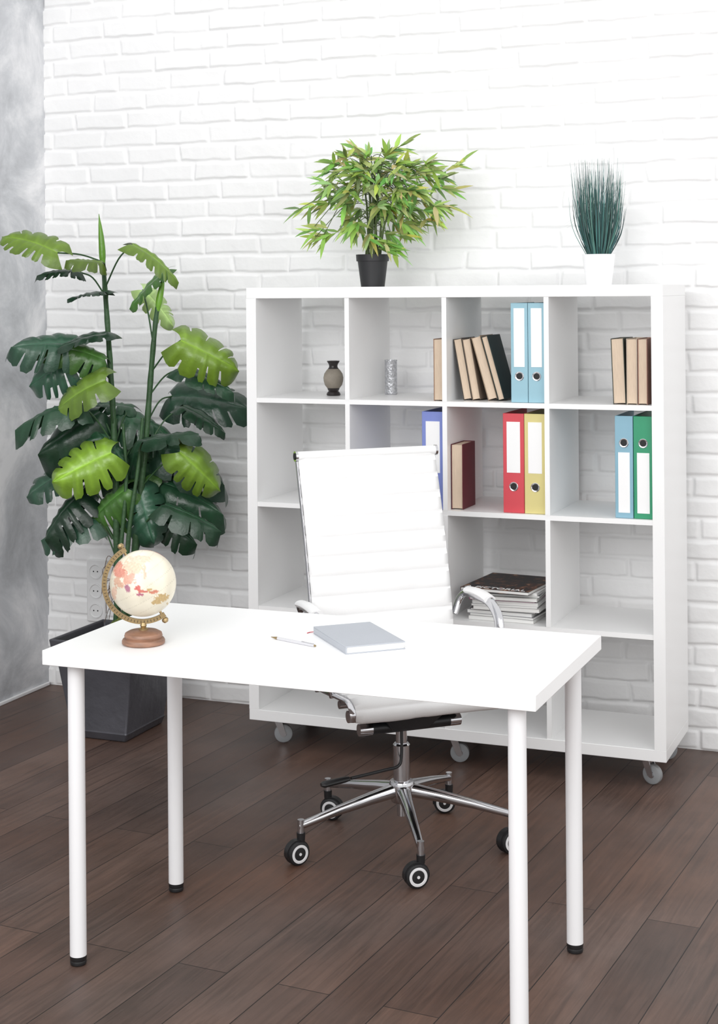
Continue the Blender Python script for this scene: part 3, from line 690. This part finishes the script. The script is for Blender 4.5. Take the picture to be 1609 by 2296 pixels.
while nc < 100:
    u, v, w = rb.uniform(-1, 1), rb.uniform(-1, 1), rb.uniform(-1, 1)
    if u*u+v*v+w*w > 1 or u*u+v*v+w*w < .06: continue
    p = CXa*(.030+u*.235)+CDa*(v*.155-.03)+UP*(.325+w*.155)
    if w < -.45 and abs(u) < .3 and rb.random() < .7: continue
    nc += 1
    P = rb.choice(canes); st = min(P[4:], key=lambda q: (q-p).length+rb.uniform(0, .05))
    mc.tube(spline([st, st.lerp(p, .5)+UP*.02, p], 4), .0013, 5)
    out = (p-Vector((0, 0, .30))); out.z *= .6; out.normalize()
    for k in range(rb.randint(5, 8)):
        dv = (out*rb.uniform(.3, 1.1)+Vector((rb.uniform(-1, 1), rb.uniform(-1, 1), rb.uniform(-1.0, .55)))*.75)
        mf.col = srgb(*[min(255, c*rb.uniform(.85, 1.12)) for c in rb.choice(GC)])
        small_leaf(mf, p, dv, UP*.6-CDa*.6+Vector((rb.uniform(-.5, .5), 0, 0)), rb.uniform(.052, .082), rb.uniform(.013, .020), rb.uniform(0, .35))
# long side sprays
for r, z, d in ((-.25, .27, -.05), (-.215, .19, -.06), (-.17, .18, .02), (-.20, .17, -.03), (.31, .43, -.02), (.27, .33, -.05), (.23, .38, 0), (.27, .27, -.02), (.12, .50, 0), (.10, .17, -.06), (.08, .12, -.07), (.05, .15, -.08), (-.06, .48, 0), (-.15, .40, 0), (.15, .21, -.04)):
    p = CXa*r+CDa*d+UP*z; P = rb.choice(canes); st = P[-3]
    mc.tube(spline([st, st.lerp(p, .5)+UP*.03, p], 5), .0014, 5)
    out = (CXa*(1 if r > 0 else -1)+UP*(.6 if z > .4 else -.2)).normalized()
    for k in range(8):
        q = p-out*.01*k*.9; dv = out+Vector((rb.uniform(-1, 1), rb.uniform(-1, 1), rb.uniform(-1, .8)))*.8
        mf.col = srgb(*[min(255, c*rb.uniform(.9, 1.12)) for c in rb.choice(GC)])
        small_leaf(mf, q, dv, UP*.6-CDa*.6, rb.uniform(.055, .085), rb.uniform(.013, .019), rb.uniform(0, .3))
build('cane', mc, [M['cane']], bp_, label='thin green brown canes and twigs')
build('foliage', mf, [M['bleaf']], bp_, label='narrow yellow green leaves', angle=80)

# grass pot
gp = thing('potted_grass', 'blue-green artificial grass in a white pot on the bookcase', 'plant', (-1.172, 5.05, ZT))
m = MB(); m.lathe([(.042, 0), (.0535, .096), (.055, .100), (.052, .100), (.049, .085)], n=48); build('pot', m, [M['potw']], gp, label='white round pot')
m = MB(); m.lathe([(.0485, .080), (.02, .086)], n=30); build('soil', m, [M['soil']], gp)
mg = MB(); rg = random.Random(4)
def blade(b, tip, w, bend):
    md = b.lerp(tip, .5)+bend; P = spline([b, md, tip], 4); sd = (CXa+CDa*rg.uniform(-.6, .6)).normalized(); vs = []; fs = []
    n = len(P)
    for i, p in enumerate(P):
        ww = w*(1-.85*(i/(n-1))**1.5)/2; vs += [p-sd*ww, p+sd*ww]
    for i in range(n-1): fs.append((i*2, i*2+1, i*2+3, i*2+2))
    mg.add(vs, fs)
for i in range(330):
    a = rg.uniform(0, 2*math.pi); rr_ = .034*math.sqrt(rg.random()); b = Vector((math.cos(a)*rr_, math.sin(a)*rr_, .082)); hgt = rg.uniform(.24, .418); sp = rg.uniform(.2, 1.2)*(.05+.035*(1-hgt/.4))
    j = rg.uniform(.6, 1.3); mg.col = srgb(*[min(255, c*j) for c in rg.choice([(52, 94, 92), (66, 110, 104), (44, 78, 80), (84, 122, 112)])])
    d_ = Vector((math.cos(a), math.sin(a)*.8, 0))
    blade(b, b+d_*sp+UP*(hgt-.082), rg.uniform(.0022, .0038), d_*sp*.25+Vector((rg.uniform(-.006, .006), 0, 0)))
for i in range(60):
    a = rg.uniform(0, 2*math.pi); b = Vector((0, 0, .082)); d_ = Vector((math.cos(a), math.sin(a)*.7, 0)); sp = rg.uniform(.07, .15); hz = rg.uniform(.10, .28)
    mg.col = srgb(92, 124, 116); blade(b, b+d_*sp+UP*hz, .0014, d_*-.012+UP*.08)
build('foliage', mg, [M['grass']], gp, label='thin blue green blades', angle=80)

# ------------------------------------------------------------ wall sockets
so = thing('wall_socket', 'white triple power socket mounted on the brick wall', 'socket', (-3.255, WY-0.012, 0.27))
m = MB(); m.box(-.042, .042, -.011, .0118, 0, .245); build('frame', m, [M['plast']], so, bevel=0.004)
for k in range(3):
    m = MB(); zc = .045+k*.077; m.lathe([(.030, .0002), (.030, .004), (.026, .0045), (.023, .0014), (.0005, .0014)], (0, -.011, zc), 30, 0, (0, -1, 0), False, False)
    for s in (-1, 1): m.lathe([(.0028, .0015), (.0028, .0022)], (s*.009, -.011, zc), 10, 1, (0, -1, 0))
    build('outlet', m, [M['plast'], M['dark']], so)

# ------------------------------------------------------------ camera, light
cam = bpy.data.cameras.new('camera'); co = bpy.data.objects.new('camera', cam); COL.objects.link(co)
cam.sensor_fit = 'AUTO'; cam.sensor_width = 36; cam.lens = 3500/2296*36; cam.shift_y = -498/2296
co.matrix_world = Matrix.Translation((0, 0, 1.57)) @ Matrix.Rotation(YAW, 4, 'Z') @ Matrix.Rotation(R(90), 4, 'X') @ Matrix.Rotation(R(-0.46), 4, 'Z')
cam.clip_start = 0.05
scene.camera = co

def area(name, loc_, target, sx, sy, power, col=(1, 1, 1)):
    l = bpy.data.lights.new(name, 'AREA'); l.shape = 'RECTANGLE'; l.size = sx; l.size_y = sy; l.energy = power; l.color = col
    o = bpy.data.objects.new(name, l); COL.objects.link(o); o.location = loc_
    o.rotation_euler = (Vector(target)-Vector(loc_)).to_track_quat('-Z', 'Y').to_euler()
area('window_light_front', (-1.5, -0.6, 2.8), (-2.2, 5, 1.1), 3.5, 2.4, 122, (1, 1, 1))
area('window_light_side', (1.7, 1.4, 2.6), (-3.2, 4.8, 1.0), 2.5, 2.2, 38, (1, 1, 1))
w = bpy.data.worlds.new('world'); scene.world = w; w.use_nodes = True
bg = w.node_tree.nodes['Background']; bg.inputs[0].default_value = (1, 1, 1, 1); bg.inputs[1].default_value = 1.08
scene.view_settings.view_transform = 'Standard'
scene.view_settings.look = 'None'
